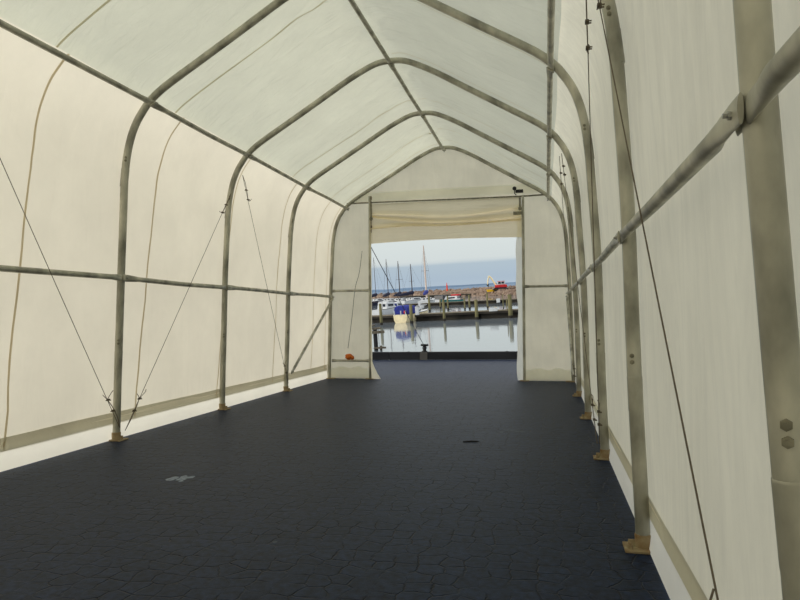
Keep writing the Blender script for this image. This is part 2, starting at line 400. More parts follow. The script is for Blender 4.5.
# ---- end wall with doorway
YB = YA[-1] + .05
DL, DR = -3.07, -.375
hz = [(q.x, q.z) for q in arch_pts(0, .05)]
def top_at(x):
    for (x0, z0), (x1, z1) in zip(hz, hz[1:]):
        if x0 <= x <= x1 and x1 > x0: return z0 + (z1 - z0) * (x - x0) / (x1 - x0)
    return 0
def edge_x(z, side):
    c = hz[:nA // 2] if side < 0 else hz[::-1][:nA // 2]
    for (x0, z0), (x1, z1) in zip(c, c[1:]):
        if z0 <= z <= z1 and z1 > z0: return x0 + (x1 - x0) * (z - z0) / (z1 - z0)
    return c[0][0]
def ydisp(x, z, a=.02): return YB + a * noise.noise(V((x * 1.8, 3, z * 1.5))) + a * .5 * noise.noise(V((x * 5 + z * 3, 8, z * 4)))
wb = MB()
nz_ = 44
for side, xd in ((-1, DL + .01), (1, DR - .01)):
    rows = []
    for i in range(nz_ + 1):
        z = .008 + 3.13 * i / nz_; xe = edge_x(z, side); rows.append([(xe + (xd - xe) * j / 12, ydisp(xe + (xd - xe) * j / 12, z), z) for j in range(13)])
    wb.grid(rows)
rows = []
for i in range(17):
    t = i / 16; rows.append([])
    for j in range(61):
        zb = 3.138; xl, xr = edge_x(zb, -1), edge_x(zb, 1); x = xl + (xr - xl) * j / 60
        zt = max(top_at(x), zb); z = zb + (zt - zb) * t; rows[-1].append((x, ydisp(x, z), z))
wb.grid(rows)
wbo = tag(wb.build('wall_back', M_back), kind='structure')
r2 = []
for i in range(5):
    r = []
    for j in range(41):
        x = -3.42 + 3.42 * j / 40; z = 3.2 + .16 * i / 4 + .02 * (j / 40 - .5)
        r.append((x, ydisp(x, z) - .012, z))
    r2.append(r)
MB().grid(r2).build('gable_band', M_band, wbo)
for xa, xb in ((-3.83, -3.1), (-.35, .41)):                    # ragged ground hem of the side panels
    r2 = []
    for i in range(5):
        r2.append([(xa + (xb - xa) * j / 16, ydisp(xa, .2) - .025 - .012 * math.sin(j * 1.9 + i), .005 + .2 * i / 4 + .02 * math.sin(j * .9 + i) * (i == 4)) for j in range(17)])
    MB().grid(r2).build('hem_band', M_hem if False else M_band, wbo)
# loose flap edges beside the doorway
fl = []
for i in range(31):
    z = .006 + 3.0 * i / 30; w = .02 + .17 * max(0, 1 - z / .42) ** 1.6
    fl.append([(DL + .005 + w * j / 4, YB - .05 - .05 * math.sin(j / 4 * 2) - .02 * math.sin(z * 3), z) for j in range(5)])
MB().grid(fl).build('loose_flap', M_back, wbo)
fr = []
for i in range(31):
    z = .006 + 3.0 * i / 30; w = .105 + .012 * math.sin(z * 4.2) + .01 * math.sin(z * 9)
    fr.append([(DR - .005 - w * j / 4, YB - .02 + .03 * math.sin(j / 4 * 3 + z), z) for j in range(5)])
MB().grid(fr).build('loose_flap', M_band, wbo)
# front closure behind the viewer
wf = MB(); rows = []
for i in range(17):
    t = i / 16
    rows.append([(XC + 2.17 * (j / 30 - .5) * 2, YA[0] - .04, t * max(top_at(XC + 2.17 * (j / 30 - .5) * 2), .02)) for j in range(31)])
tag(wf.grid(rows).build('wall_front', M_back), kind='structure')

# gable frame
gf = thing('gable_frame', (XC, YA[-1], 0), 'galvanised end arch with door posts and cross beams around the harbour doorway', 'gable frame'); org = (XC, YA[-1], 0)
MB().tube(arch_pts(YA[-1]), RA * .95, 16, up=V((0, 1, 0))).build('arch_tube', M_galv, gf, org)
yp = YA[-1] - .005
for x, xt, zt in ((-3.085, -3.07, 3.28), (-.375, -.362, 3.17)):
    MB().tube([(x, yp, .0), (x + (xt - x) * .5, yp, 1.6), (xt, yp, zt)], .024, 14).build('door_post', M_galv, gf, org)
for x in (-3.085, -.375):
    MB().box((x, yp, .006), (.16, .11, .01)).build('foot_plate', M_rust, gf, org)
MB().tube([(-3.5, yp, 3.165), (-3.07, yp, 3.165), (-1.7, yp, 3.155), (-.36, yp, 3.15), (.06, yp, 3.16)], .014, 12).build('tie_beam', M_galvd, gf, org)
for a, b, z in ((-3.80, -3.09, 1.585), (-.37, .37, 1.605), (-3.80, -3.09, .325)):
    MB().tube([(a, yp, z), (a + .04, yp, z), (a + .09, yp, z), (b - .09, yp, z), (b - .04, yp, z), (b, yp, z)], .021, 12,
              scale=[(1.3, .4), (1.3, .4), (1, 1), (1, 1), (1.3, .4), (1.3, .4)]).build('cross_beam', M_galv, gf, org)
for sx, fx in ((-1, P[0].x), (1, P[-1].x)):
    MB().box((fx - sx * .02, YA[-1] - .01, .006), (.2, .15, .012)).build('foot_plate', M_rust, gf, org)
lp = MB()                                                   # perforated strip with pegs at the left post
for z in (2.72, 2.86, 3.0, 3.14, 3.24): lp.box((-3.035, yp - .03, z), (.022, .03, .05))
lp.tube([(-3.035, yp - .03, 2.62), (-3.035, yp - .03, 3.28)], .005, 6)
lp.build('lacing_strip', M_wire, gf, org)
cl = MB().box((-.42, yp - .02, 3.235), (.13, .05, .05)).blob((-.50, yp - .03, 3.285), (.035, .03, .035), 2)
cl.tube([(-.5, yp - .03, 3.28), (-.5, yp - .03, 3.2), (-.47, yp - .02, 3.17)], .008, 8)
o = cl.build('post_clamp', M_black, gf, org); o['label'] = 'black clamp on the right door post'
MB().box((-.455, yp - .03, 2.86), (.14, .03, .055)).build('side_latch', M_galvd, gf, org)

# slanted struts between last arch foot and end arch
for sgn, lab in ((-1, 'slanted steel strut by the left wall, from last arch foot to the end frame'), (1, 'slanted steel strut by the right wall, from last arch foot to the end frame')):
    a = V((XC + sgn * 2.07, YA[5] + .03, .27)); b = V((XC + sgn * 2.06, YA[6] - .03, 1.44)); d = (b - a).normalized()
    t = thing('wall_strut', a, lab, 'steel strut')
    MB().tube([a, a + d * .05, a + d * .12, b - d * .12, b - d * .05, b], .022, 12, scale=[(1.3, .35), (1.3, .35), (1, 1), (1, 1), (1.3, .35), (1.3, .35)], up=V((0, .5, -.5))).build('strut_tube', M_galv, t, a)
    for c in (a + d * .03, b - d * .03):
        MB().tube([c, c - V((sgn * .02, 0, 0)), c - V((sgn * .0205, 0, 0)), c - V((sgn * .028, 0, 0))], [.011, .011, .006, .006], 6).build('strut_bolt', M_bolt, t, a)

# bracing wires
def wire(a, b, label, clips=((.0, .1),), sag=.006, seed=1):
    a, b = V(a), V(b); t = thing('bracing_wire', b if b.z < a.z else a, label, 'wire', 'thin bracing wires between the arches'); org = t.location.copy()
    n = 16; pts = []
    for i in range(n + 1):
        q = i / n; pts.append(lerp(a, b, q) - V((0, 0, sag * 4 * q * (1 - q))))
    MB().tube(pts, .0027, 8).build('wire_strand', M_wire, t, org)
    d = (b - a).normalized(); L = (b - a).length
    rnd = random.Random(seed)
    for base, s in ((a, 1), (b, -1)):
        # return loop with two clips and a loose tail
        e = base + d * s * .34
        sd = V((0, .025, .012)); c = MB()
        c.tube([base, base + d * s * .1 + sd, base + d * s * .24 + sd * .8, e], .0036, 6)
        c.tube([e, e + d * s * .03 + V((rnd.uniform(-.02, .02), .05, .03)), e + d * s * .02 + V((0, .09, .055))], .0032, 6)
        c.tube([e, e + d * s * .02 + V((0, -.05, .03))], .0032, 6)
        c.build('end_loop', M_wire, t, org)
        for k in (.2, .33):
            p = base + d * s * k
            c = MB().box(p + sd * .4, (.02, .028, .016)).tube([p + V((-.01, -.012, 0)), p + V((.022, -.012, .0))], .004, 6).tube([p + V((-.01, .014, 0)), p + V((.022, .014, .0))], .004, 6)
            c.build('wire_clip', M_wire, t, org)
    return t
xl, xr = XC - 2.08, XC + 2.08
def xt(z, s): return XC + s * (2.0 if z > 2.7 else 2.04)
wire((XC - 1.93, YA[2] + .05, 2.86), (XC - 2.09, YA[3] - .03, .12), 'thin bracing wire on left wall running from left picture edge down to nearest arch foot', seed=1)
wire((XC - 2.0, YA[4] - .05, 2.62), (XC - 2.09, YA[3] + .05, .08), 'thin bracing wire rising from the nearest left arch foot to the next arch', seed=2)
wire((XC - 1.90, YA[4] + .06, 2.86), (XC - 2.09, YA[5] - .05, .12), 'thin bracing wire on left wall falling towards the foot with the slanted strut', seed=3)
wire((XC + 1.955, YA[2] - .04, 2.78), (XC + 2.10, YA[1] + .06, .12), 'long thin bracing wire crossing the near right wall down towards the bottom edge', seed=4)
wire((XC + 1.93, YA[2] + .05, 2.78), (XC + 2.10, YA[3] - .06, .12), 'thin bracing wire hanging beside the second post from right, almost upright', seed=5)
wire((XC + 1.90, YA[4] - .06, 2.86), (XC + 2.09, YA[3] + .06, .10), 'thin bracing wire on the right wall behind the third post from the right', seed=6)
wire((XC + 1.88, YA[4] + .06, 2.86), (XC + 2.09, YA[5] - .06, .12), 'thin bracing wire on the right wall nearest the end wall', seed=7)
# loose cord on the left end panel
c = MB().tube(cr([(-3.22, YB - .05, 2.3), (-3.28, YB - .045, 1.9), (-3.36, YB - .04, 1.62), (-3.42, YB - .045, 1.1), (-3.50, YB - .04, .55)], 5), .0045, 6)
tag(c.build('loose_cord', M_wire, None, (-3.22, YB - .05, .55)), 'thin dark cord hanging down the cloth left of the doorway', 'cord')

# gathered door curtain
ct = thing('door_curtain', (XC, YB, 2.44), 'gathered cream cloth curtain pulled up at the top of the doorway', 'curtain'); org = (XC, YB, 2.44)
xa, xb = -3.05, -.39
prof = []
def fold(q, x0, x1): return x0 + (x1 - x0) * q
rows = []
NX = 60
def lines(q):                                               # heights across the curtain at position q (0 left, 1 right)
    w = math.sin(q * math.pi); k = .012 * math.sin(q * 8)
    return [3.14, 2.95 - .02 * q - .08 * w + k, 2.90 - .10 * q - .10 * w - k * .6, 2.72 + .01 * q - .02 * w + k * .7, 2.425 + .025 * q + .028 * w]
seq = [(0, 0, .0), (0, .6, .03), (0, .95, .085), (0, 1.06, .07), (1, -.08, .012), (1, .3, .02), (1, .9, .10), (1, 1.15, .085), (2, -.15, .015), (2, .4, .03), (2, .85, .085), (2, 1.2, .125), (2, 1.25, .11), (3, -.04, .035), (3, .2, .03), (3, .5, .028), (3, .85, .025), (3, .98, .03), (3, 1.0, .012)]
for a_, b_ in zip(seq, seq[1:] + [None]):
    for s_ in range(3 if b_ else 1):
        t = s_ / 3; r = []
        for j in range(NX + 1):
            q = j / NX; L = lines(q); e1 = a_; e2 = b_ or a_
            z1 = L[e1[0]] * (1 - e1[1]) + L[e1[0] + 1] * e1[1]; z2 = L[e2[0]] * (1 - e2[1]) + L[e2[0] + 1] * e2[1]
            z = z1 * (1 - t) + z2 * t; yo = e1[2] * (1 - t) + e2[2] * t; x = xa + (xb - xa) * q
            amp = .75 + .35 * noise.noise(V((x * 1.5, e1[0] * 3.3, 0)))
            r.append((x, YB - .03 - yo * amp - .006 * noise.noise(V((x * 3, z * 4, 1))), z))
        rows.append(r)
MB().grid(rows).build('curtain_cloth', M_curt, ct, org)
for x, z0, z1 in ((-3.03, 2.83, 3.14), (-.41, 2.9, 3.12)):
    MB().box((x, YB - .115, (z0 + z1) / 2), (.035, .006, z1 - z0)).box((x, YB - .12, z0 + .03), (.055, .014, .04)).build('tie_strap', M_galvd, ct, org)

# orange lump lying on the low beam
ob = MB().blob((-3.475, yp - .01, .40), (.07, .045, .055), 3, .25, 5).blob((-3.41, yp - .015, .382), (.035, .03, .036), 2, .3, 9)
tag(ob.build('orange_float', M_orange, None, (-3.475, yp, .345)), 'small orange foam float lying on the low beam left of the doorway', 'float')

# ------------------------------------------------------------------ quay
def edge_y(x): return 16.5 + .15 * (x + 2.4) + .02
x0, x1 = -20, 13
q = MB(); ys = [-16, 0]
fl_o = MB().add([(x0, -16, 0), (x1, -16, 0), (x1, edge_y(x1), 0), (x0, edge_y(x0), 0)], [(0, 1, 2, 3)]).build('floor', M_floor, smooth=False)
tag(fl_o, kind='structure')
qw = MB().add([(x0, -16, -.01), (x1, -16, -.01), (x1, edge_y(x1), -.01), (x0, edge_y(x0), -.01), (x0, -16, -4), (x1, -16, -4), (x1, edge_y(x1), -4), (x0, edge_y(x0), -4)],
              [(0, 1, 5, 4), (1, 2, 6, 5), (2, 3, 7, 6), (3, 0, 4, 7)]).build('quay_wall', M_concrete, smooth=False)
tag(qw, kind='structure')
# kerb beams, laid end to end
dv = V((1, .15, 0)).normalized(); nv = V((-.15, 1, 0)).normalized(); rot = Matrix.Rotation(math.atan(.15), 3, 'Z')
c0 = V((-9.6, edge_y(-9.6) + .14, 0))
labs = {0: 'dark timber kerb beam on the quay edge at the left of the doorway', 1: 'dark timber kerb beam on the quay edge under the bollard', 2: 'dark timber kerb beam on the quay edge at the right of the doorway'}
for i in range(3):
    Lk = 3.5; s0 = [2.2, 5.7, 9.2][i]; c = c0 + dv * (s0 + Lk / 2)
    kb = MB().box(c + V((0, 0, .1)), (Lk - .006, .26, .2), rot).build('kerb_beam', M_dark, None, c, bevel=.012)
    tag(kb, labs[i], 'kerb beam', 'timber kerb beams on the quay edge')
    for s in (-.36, .36):
        MB().tube([c + dv * Lk * s + V((0, 0, .19)), c + dv * Lk * s + V((0, 0, .212))], .03, 8).build('kerb_bolt', M_dark, kb, c)
# bollard with its foot over the kerb
d_ = ray(424.5, 352); t_ = (edge_y(-3) + .12) / d_.y; bp = CAM + d_ * t_; bp = V((bp.x, edge_y(bp.x) + .14, .2))
b = thing('mooring_bollard', bp, 'small black mooring bollard with a cross head on the quay kerb', 'bollard')
MB().tube([bp, bp + V((0, 0, .02)), bp + V((0, 0, .025)), bp + V((0, 0, .17)), bp + V((0, 0, .2))], [.08, .08, .05, .042, .055], 16).build('bollard_post', M_black, b, bp)
MB().tube([bp + V((-.095, 0, .185)), bp + V((-.085, 0, .18)), bp + V((-.04, 0, .165)), bp + V((.04, 0, .165)), bp + V((.085, 0, .18)), bp + V((.095, 0, .185))], [.022, .028, .025, .025, .028, .022], 12).build('cross_head', M_black, b, bp)
fp_ = bp + V((0, -.145, -.1))
o = MB().box(fp_, (.19, .02, .2), rot).build('face_plate', M_concrete, b, bp); o['label'] = 'grey plate on the kerb face'

# marks and bits on the paving
st = MB()
def patch(cx, cy, rx, ry, seed, n=16):
    vs = [(cx, cy, .0015)]
    for k in range(n):
        a = 2 * math.pi * k / n; r = 1 + .45 * noise.noise(V((math.cos(a) * 1.4, math.sin(a) * 1.4, seed)))
        vs.append((cx + rx * r * math.cos(a), cy + ry * r * math.sin(a), .0015))
    st.add(vs, [(0, k + 1, (k + 1) % n + 1) for k in range(n)])
patch(-2.535, 4.08, .035, .06, 1); patch(-2.47, 4.09, .03, .06, 4); patch(-2.43, 4.14, .028, .035, 6); patch(-2.49, 4.15, .022, .035, 8); patch(-2.44, 4.03, .016, .02, 2)
st.build('paint_stain', M_stain, fl_o, smooth=False)
st = MB()
for i, (x, y, a, b_) in enumerate([(-.36, 6.42, .06, .03), (-.26, 6.36, .05, .02), (-.43, 6.3, .02, .03), (-1.32, 3.03, .012, .012)]): patch(x, y, a, b_, i + 11)
st.build('faint_scuff', M_scuff, fl_o, smooth=False)
def F0(u, v): d = ray(u, v); return CAM + d * (-CAM.z / d.z)
a, b_ = F0(463, 442.3), F0(479, 442); mid = (a + b_) / 2 + V((0, .02, .004))
tg = MB().tube([a + V((0, 0, .005)), mid, b_ + V((0, 0, .006))], [.004, .006, .003], 6).tube([mid, mid + V((.05, -.04, .004))], [.003, .002], 5)
tag(tg.build('twig', M_twig, None, a), 'short dark twig lying on the paving in the middle of the tent', 'twig')

# ------------------------------------------------------------------ harbour water, sea, breakwater
hw = MB()
def wq(x, y, h=0): return H(x, y, h)
hw.add([wq(-260, 12), wq(200, 12), wq(200, 330), wq(-260, 330)], [(0, 1, 2, 3)])
hw.add([wq(-260, -120), wq(-15, -120), wq(-15, 12), wq(-260, 12)], [(0, 1, 2, 3)]).add([wq(14, -120), wq(200, -120), wq(200, 12), wq(14, 12)], [(0, 1, 2, 3)])
tag(hw.build('harbour_water', M_water, smooth=False), kind='structure')
tag(MB().add([wq(-9000, 300, -.3), wq(9000, 300, -.3), wq(9000, 12000, -.3), wq(-9000, 12000, -.3)], [(0, 1, 2, 3)]).build('open_sea', M_sea, smooth=False), kind='structure')
sh = MB(); r0 = []; r1 = []; r3 = []
for i in range(61):
    x = -6000 + 7000 * i / 60; hh = max(2, (24 + 22 * noise.noise(V((i * .21, 0, 0))) + 8 * noise.noise(V((i * .9, 4, 0)))) * min(1, (60 - i) / 22))
    r0.append(H(x, 6500, -1)); r1.append(H(x, 6800, hh)); r3.append(H(x, 7600, -1))
tag(sh.grid([r0, r1, r3]).build('far_shore', M_shore), kind='structure')

# breakwater of rubble: from the left far corner to the right
A_ = W(360, 298.5); B_ = W(540, 294.6)
rk = MB(); axis = (B_ - A_); Lb = axis.length; ax = axis.normalized(); nb = N.cross(ax)
for i in range(41):
    pass
rk.grid([[A_ + axis * (i / 40) + nb * off + N * (hh + .3 * noise.noise(V((i, off, 2)))) for i in range(41)] for off, hh in ((-.5, -.8), (1.5, 1.0), (5, 1.1), (7, 1.7), (10, 1.6), (15, -.8))])
rr = random.Random(3)
for i in range(2200):
    t = rr.random() ** .6; off = rr.uniform(-.5, 8.5); hh = (off * .6 if off < 1.8 else 1.1 if off < 5 else 1.1 + (off - 5) * .33) + rr.uniform(-.15, .2)
    s = rr.uniform(.25, .7); p = A_ + axis * t + nb * off + N * hh
    rk.blob(p, (s * rr.uniform(.8, 1.4), s, s * rr.uniform(.6, .9)), 1, .5, i * .37)
bw = rk.build('rubble_breakwater', M_rock, smooth=False); tag(bw, 'long brown rubble stone breakwater closing off the harbour', 'breakwater', None, 'stuff')

# floating piers
def pier(p, q, depth, hgt, label, name='floating_pier', posts=True):
    p, q = V(p), V(q); ax = (q - p).normalized(); nb = N.cross(ax); Lp = (q - p).length
    mw = Matrix((ax, nb, N)).transposed().to_4x4(); mw.translation = p
    t = thing(name, None, label, 'pier', None, mw)
    n = max(3, int(Lp / 9)); seg = Lp / n
    mb = MB()
    for i in range(n):
        mb.box((seg * (i + .5), depth / 2 + .1, hgt * .40 - .2), (seg * .93, depth * .9, hgt * .8 + .4))
    mb.build('pontoon', M_dock, t)
    MB().box((Lp / 2, depth / 2, hgt * .9), (Lp, depth, hgt * .2)).build('deck', M_deck, t)
    w = MB().box((Lp / 2, -.06, hgt * .8), (Lp, .12, hgt * .28)); w.build('fender_board', M_dock, t)
    return t
pier(W(340, 324.5), W(560, 315.8), 2.4, .75, 'nearest floating pier with dark side behind the front row of posts')
pier(W(400, 307.6), W(560, 300.6), 2.0, .62, 'second floating pier, thinner strip across the middle of the harbour')
pier(W(400, 298.3), W(560, 293.2), 2.6, .8, 'far dark pier lying at the foot of the stone breakwater')

# mooring posts
def pile(u, v, top, r, label, mat=M_pile, lean=0, cap=False):
    p = W(u, v); d = (p - CAM).dot(FW); h = (v - top) * d / FPX
    mw = orient(p, 0); t = thing('mooring_post', None, label, 'mooring post', 'wooden mooring posts in the harbour', mw)
    MB().tube([(0, 0, -1.2), (0, 0, 0), (lean * .5, 0, h * .5), (lean, 0, h - .04), (lean, 0, h)], [r * 1.05, r * 1.05, r, r * .95, r * .8], 12).build('post_shaft', mat, t)
    MB().tube([(0, 0, -.1), (0, 0, .25)], r * 1.12, 12).build('wet_collar', M_dock, t)
    return t
P_ = [(381.5, 325, 303.5, .15, 'greenish mooring post at the left edge of the doorway, left of the blue covered boat'),
      (411.8, 323.5, 304.5, .16, 'greenish mooring post standing against the right side of the blue covered boat'),
      (444.5, 321, 299.5, .13, 'mooring post in the front row, first to the right of the bollard'),
      (477, 319.5, 299.5, .16, 'mooring post in the front row in the middle of the right half of the doorway'),
      (510.8, 318, 294.5, .2, 'thick mooring post nearest the right side of the doorway'),
      (507.6, 317.6, 299, .06, 'thin stake just left of the thick right hand mooring post'),
      (429.8, 311.5, 295.5, .16, 'mooring post rising right under the tall pale mast'),
      (448.2, 309.8, 296, .13, 'mooring post behind the front row, just right of its first post'),
      (440.5, 308.4, 299.5, .11, 'short mooring post behind the front row, just left of its first post'),
      (465, 310, 297.5, .11, 'short pale mooring post left of the pair before the second pier'),
      (469.8, 309, 294.8, .14, 'taller post of the pair before the second pier'),
      (487.8, 308.2, 292.5, .12, 'slim mooring post below the yellow skip'),
      (503.5, 309.2, 294, .06, 'thin upright stake between the yellow skip and right door edge')]
for a_ in P_: pile(*a_)

# ------------------------------------------------------------------ boats
def hull(L, B, Hh, mat, t, name='hull', tr=.85):
    """stern at x=0, bow at x=L"""
    st = [(0, .5 * tr, .36 * tr), (.15, .5 * .95, .42), (.45, .5, .42), (.7, .44, .3), (.88, .26, .12), (1, .02, .0)]
    rows = []
    for s, bt, bb in st:
        sheer = Hh * (1 + .35 * s * s)
        rows.append([(L * s, -bt * B, sheer), (L * s, -(bt * .7 + bb * .3) * B, Hh * .35), (L * (s if s < 1 else .96), -bb * B, 0), (L * min(s, .94), 0, -.25), (L * (s if s < 1 else .96), bb * B, 0), (L * s, (bt * .7 + bb * .3) * B, Hh * .35), (L * s, bt * B, sheer)])
    mb = MB().grid(rows)
    n = len(st)
    mb.add(rows[0], [tuple(range(7))])
    o = mb.build(name, mat, t)
    dk = MB().grid([[(r[0][0], r[0][1] * .98, r[0][2] - .05), (r[6][0], r[6][1] * .98, r[6][2] - .05)] for r in rows]).build('boat_deck', M_white, t)
    rail = MB().tube([V(r[0]) for r in rows], .035, 6).tube([V(r[6]) for r in rows], .035, 6); rail.build('rub_rail', M_glass, t)
    return o
def cabin(t, x0, x1, w, z0, z1, mat, win=True):
    mb = MB().add([(x0, -w / 2, z0), (x1, -w * .4, z0), (x1, w * .4, z0), (x0, w / 2, z0), (x0 + .1, -w * .43, z1), (x1 - .5, -w * .33, z1), (x1 - .5, w * .33, z1), (x0 + .1, w * .43, z1)],
                  [(0, 1, 5, 4), (1, 2, 6, 5), (2, 3, 7, 6), (3, 0, 4, 7), (4, 5, 6, 7)])
    o = mb.build('cabin', mat, t, bevel=.05)
    if win:
        zc = (z0 + z1) / 2 + .05; h = (z1 - z0) * .4
        MB().box((x0 + .04, -w * .2, zc), (.03, w * .25, h)).box((x0 + .04, w * .2, zc), (.03, w * .25, h)).build('cabin_window', M_glass, o)
        for sy in (-1, 1): MB().box(((x0 + x1) / 2 - .2, sy * w * .45, zc), ((x1 - x0) * .5, .05, h * .8)).build('cabin_window', M_glass, o)
    return o
def boatbase(u, v, heading, label, name='motor_boat'):
    return thing(name, None, label, 'boat', None, orient(W(u, v), heading))
# blue canopy boat
t = boatbase(400.5, 323, math.radians(74), 'white motor boat with a blue canvas canopy moored at the nearest pier'); 
hull(6.4, 1.9, .85, M_cream, t)
cabin(t, 2.6, 4.2, 1.2, .85, 1.25, M_white)
rows = []
for i in range(9):
    x = .25 + 2.0 * i / 8; hgt = (.86 + .05 * math.sin(i * 1.6)) * (1 if 0 < i < 8 else .93)
    rows.append([(x, -.80, .85), (x, -.79, .85 + hgt * .6)] + [(x, -.76 * math.cos(math.pi * k / 8), .85 + hgt * (.85 + .2 * math.sin(math.pi * k / 8))) for k in range(9)] + [(x, .79, .85 + hgt * .6), (x, .80, .85)])
cn = MB().grid(rows).add(rows[0], [tuple(range(len(rows[0])))]); cn.build('canopy', M_blue, t)
o = MB().blob((.18, -.5, 1.08), (.1, .16, .18), 2, .3, 2).build('fender_float', M_red, t); o['label'] = 'red buoy at the stern'
for y in (-.66, -.1, .66): MB().tube([(.03, y, .75), (.0, y, 1.25)], .06, 8).build('stern_cleat', M_white, t)
pr = MB()
for y in (-.85, .85): pr.tube([(3.4, y, .9), (3.4, y, 1.45), (6.2, y * .1, 1.6)], .025, 6)
pr.build('bow_rail', M_white, t)
# white cabin boats at the left
t = boatbase(377, 316, math.radians(75), 'white cabin boat at the left door edge, behind the leftmost post'); hull(5.6, 2.1, .85, M_white, t); cabin(t, 1.6, 4.6, 1.6, .85, 1.8, M_white)
MB().tube([(.3, -.8, .85), (.3, -.8, 1.9), (.3, .8, 1.9), (.3, .8, .85)], .03, 6).build('stern_frame', M_alu, t)
t = boatbase(388, 314, math.radians(78), 'white cabin boat with blue windshield cover just left of the blue canopy boat'); hull(5.2, 1.9, .85, M_white, t); cabin(t, 1.9, 4.3, 1.5, .85, 1.6, M_white)
MB().box((1.5, 0, 1.15), (.9, 1.3, .6)).build('windshield_cover', M_blue, t, bevel=.08)

# yachts with masts
def yacht(u, v, mtop, label, mat_m, mr, cover, heading=80, hm=M_white, L=9, B=2.9, boom=3.6, spread=1, foremast=.42):
    u0 = u
    for _ in range(6):                                        # put the mast, not the stern, on the chosen bearing
        q = orient(W(u, v), math.radians(heading)) @ V((L * foremast, 0, 5)); u += u0 - (400 + FPX * (q - CAM).dot(RT) / (q - CAM).dot(FW))
    p = W(u, v); t = thing('sailing_yacht', None, label, 'boat', 'masted yachts behind the pier', orient(p, math.radians(heading)))
    h_ = hull(L, B, 1.05, hm, t); cabin(t, 2.6, 6.2, 1.9, 1.05, 1.6, M_white)
    mx = L * foremast; pm = orient(p, math.radians(heading)) @ V((mx, 0, 0)); d = (pm - CAM).dot(FW)
    # mast height so that its head reaches the right elevation at its own distance
    hm_ = 2.0
    for _ in range(40):
        q = pm + N * hm_; vv = 300 - FPX * (q - CAM).dot(UP) / (q - CAM).dot(FW); hm_ += (vv - mtop) * d / FPX * .8
    m_ = MB().tube([(mx, 0, 1.2), (mx, 0, hm_ * .6), (mx, 0, hm_)], [mr, mr, mr * .6], 10).build('mast', mat_m, t)
    sp = MB()
    if spread: sp.tube([(mx, -.75, hm_ * .58), (mx, .75, hm_ * .58)], .03, 6)
    for y in (-1.2, 1.2): sp.tube([(mx, y * .9, 1.1), (mx, y * .6, hm_ * .58), (mx, 0, hm_ * .97)], .012, 4)
    sp.tube([(L * .98, 0, 1.4), (mx, 0, hm_ * .97)], .014, 4).tube([(0, 0, 1.2), (mx, 0, hm_)], .012, 4)
    sp.build('rigging', M_alu, m_)
    bo = MB().tube([(mx, 0, 2.1), (mx - boom, 0, 2.15)], .06, 8).build('boom', mat_m, t)
    if cover: MB().tube([(mx + .1, 0, 2.7), (mx - boom * .5, .05, 2.45), (mx - boom, 0, 2.25)], [.42, .34, .16], 10).build('sail_cover', cover, bo)
    return t
yacht(375.3, 306, 257.5, 'far sailing yacht with thin reddish mast, leftmost of the masts', M_alu, .07, M_navy, 70, spread=0, hm=M_navy)
yacht(387.6, 306, 259, 'far sailing yacht with dark mast, second mast from the left', M_alu, .09, M_navy, 84, spread=0)
yacht(399.2, 306, 261, 'far sailing yacht with dark mast, third from left above the blue canopy', M_alu, .11, M_navy, 82, hm=M_navy)
yacht(411.6, 306, 264, 'far sailing yacht with dark mast and raised dark sail cover, fourth from left', M_alu, .11, M_navy, 58, boom=4.6)
yacht(425.6, 306.5, 245.5, 'sailing yacht with the tallest mast, thick and pale, and blue cover', M_mastw, .17, M_blue, 92, L=9.5)
# boats by the second pier
t = boatbase(449.5, 303.3, math.radians(150), 'small white boat with dark windows by the second pier', 'motor_boat'); hull(5.5, 2.2, .9, M_white, t); cabin(t, 1.0, 4, 1.6, .9, 1.7, M_glass, False)
t = boatbase(464, 303.5, math.radians(165), 'small white boat with red top and teal hull by the second pier', 'motor_boat'); hull(5, 2, .8, M_teal, t); cabin(t, 1, 4, 1.6, .8, 1.6, M_white)
MB().box((1.6, 0, 1.75), (1.6, 1.3, .3)).build('cabin_top', M_red, t, bevel=.06)
# guy rope from the tent's end corner down to the bollard
a = bp + V((0, 0, .14)); b_ = V((XC - 1.78, YB + .06, 3.15))
pts = [lerp(a, b_, i / 24) - V((0, 0, .015 * 4 * (i / 24) * (1 - i / 24))) for i in range(25)]
gr = thing('guy_rope', a, 'dark taut rope slanting from behind the left end panel down to the quay bollard', 'rope')
MB().tube(pts, .0075, 8).build('rope_line', M_rope, gr, a)
MB().tube([bp + V((.058 * math.cos(k * .52), .058 * math.sin(k * .52), .10 + .012 * math.sin(k))) for k in range(12)], .009, 6, closed=True).build('rope_turn', M_rope, gr, a)

# small timber stage at the left door edge
p = W(376.3, 350.5); mw = orient(p, math.radians(8)); t = thing('mooring_stage', None, 'grey weathered timber stage with post at the left edge of the doorway', 'stage', None, mw)
for x in (0, -2.0): MB().tube([(x, 0, -1.5), (x, 0, 1.2)], .12, 12).build('stage_post', M_dark, t)
MB().box((-1.0, -.12, 1.05), (3.1, .08, .16)).build('cross_plank', M_wood, t)
for k in range(3): MB().box((-1.5, .2 + k * .22, 1.42), (2.9, .18, .07)).build('deck_plank', M_wood, t)
MB().box((-.9, .3, 1.25), (2.4, .6, .1)).build('bearer', M_wood, t)
MB().box((.25, -.25, .16), (.7, .2, .09)).box((.3, -.1, .02), (.12, .12, .5)).build('step_plank', M_wood, t)

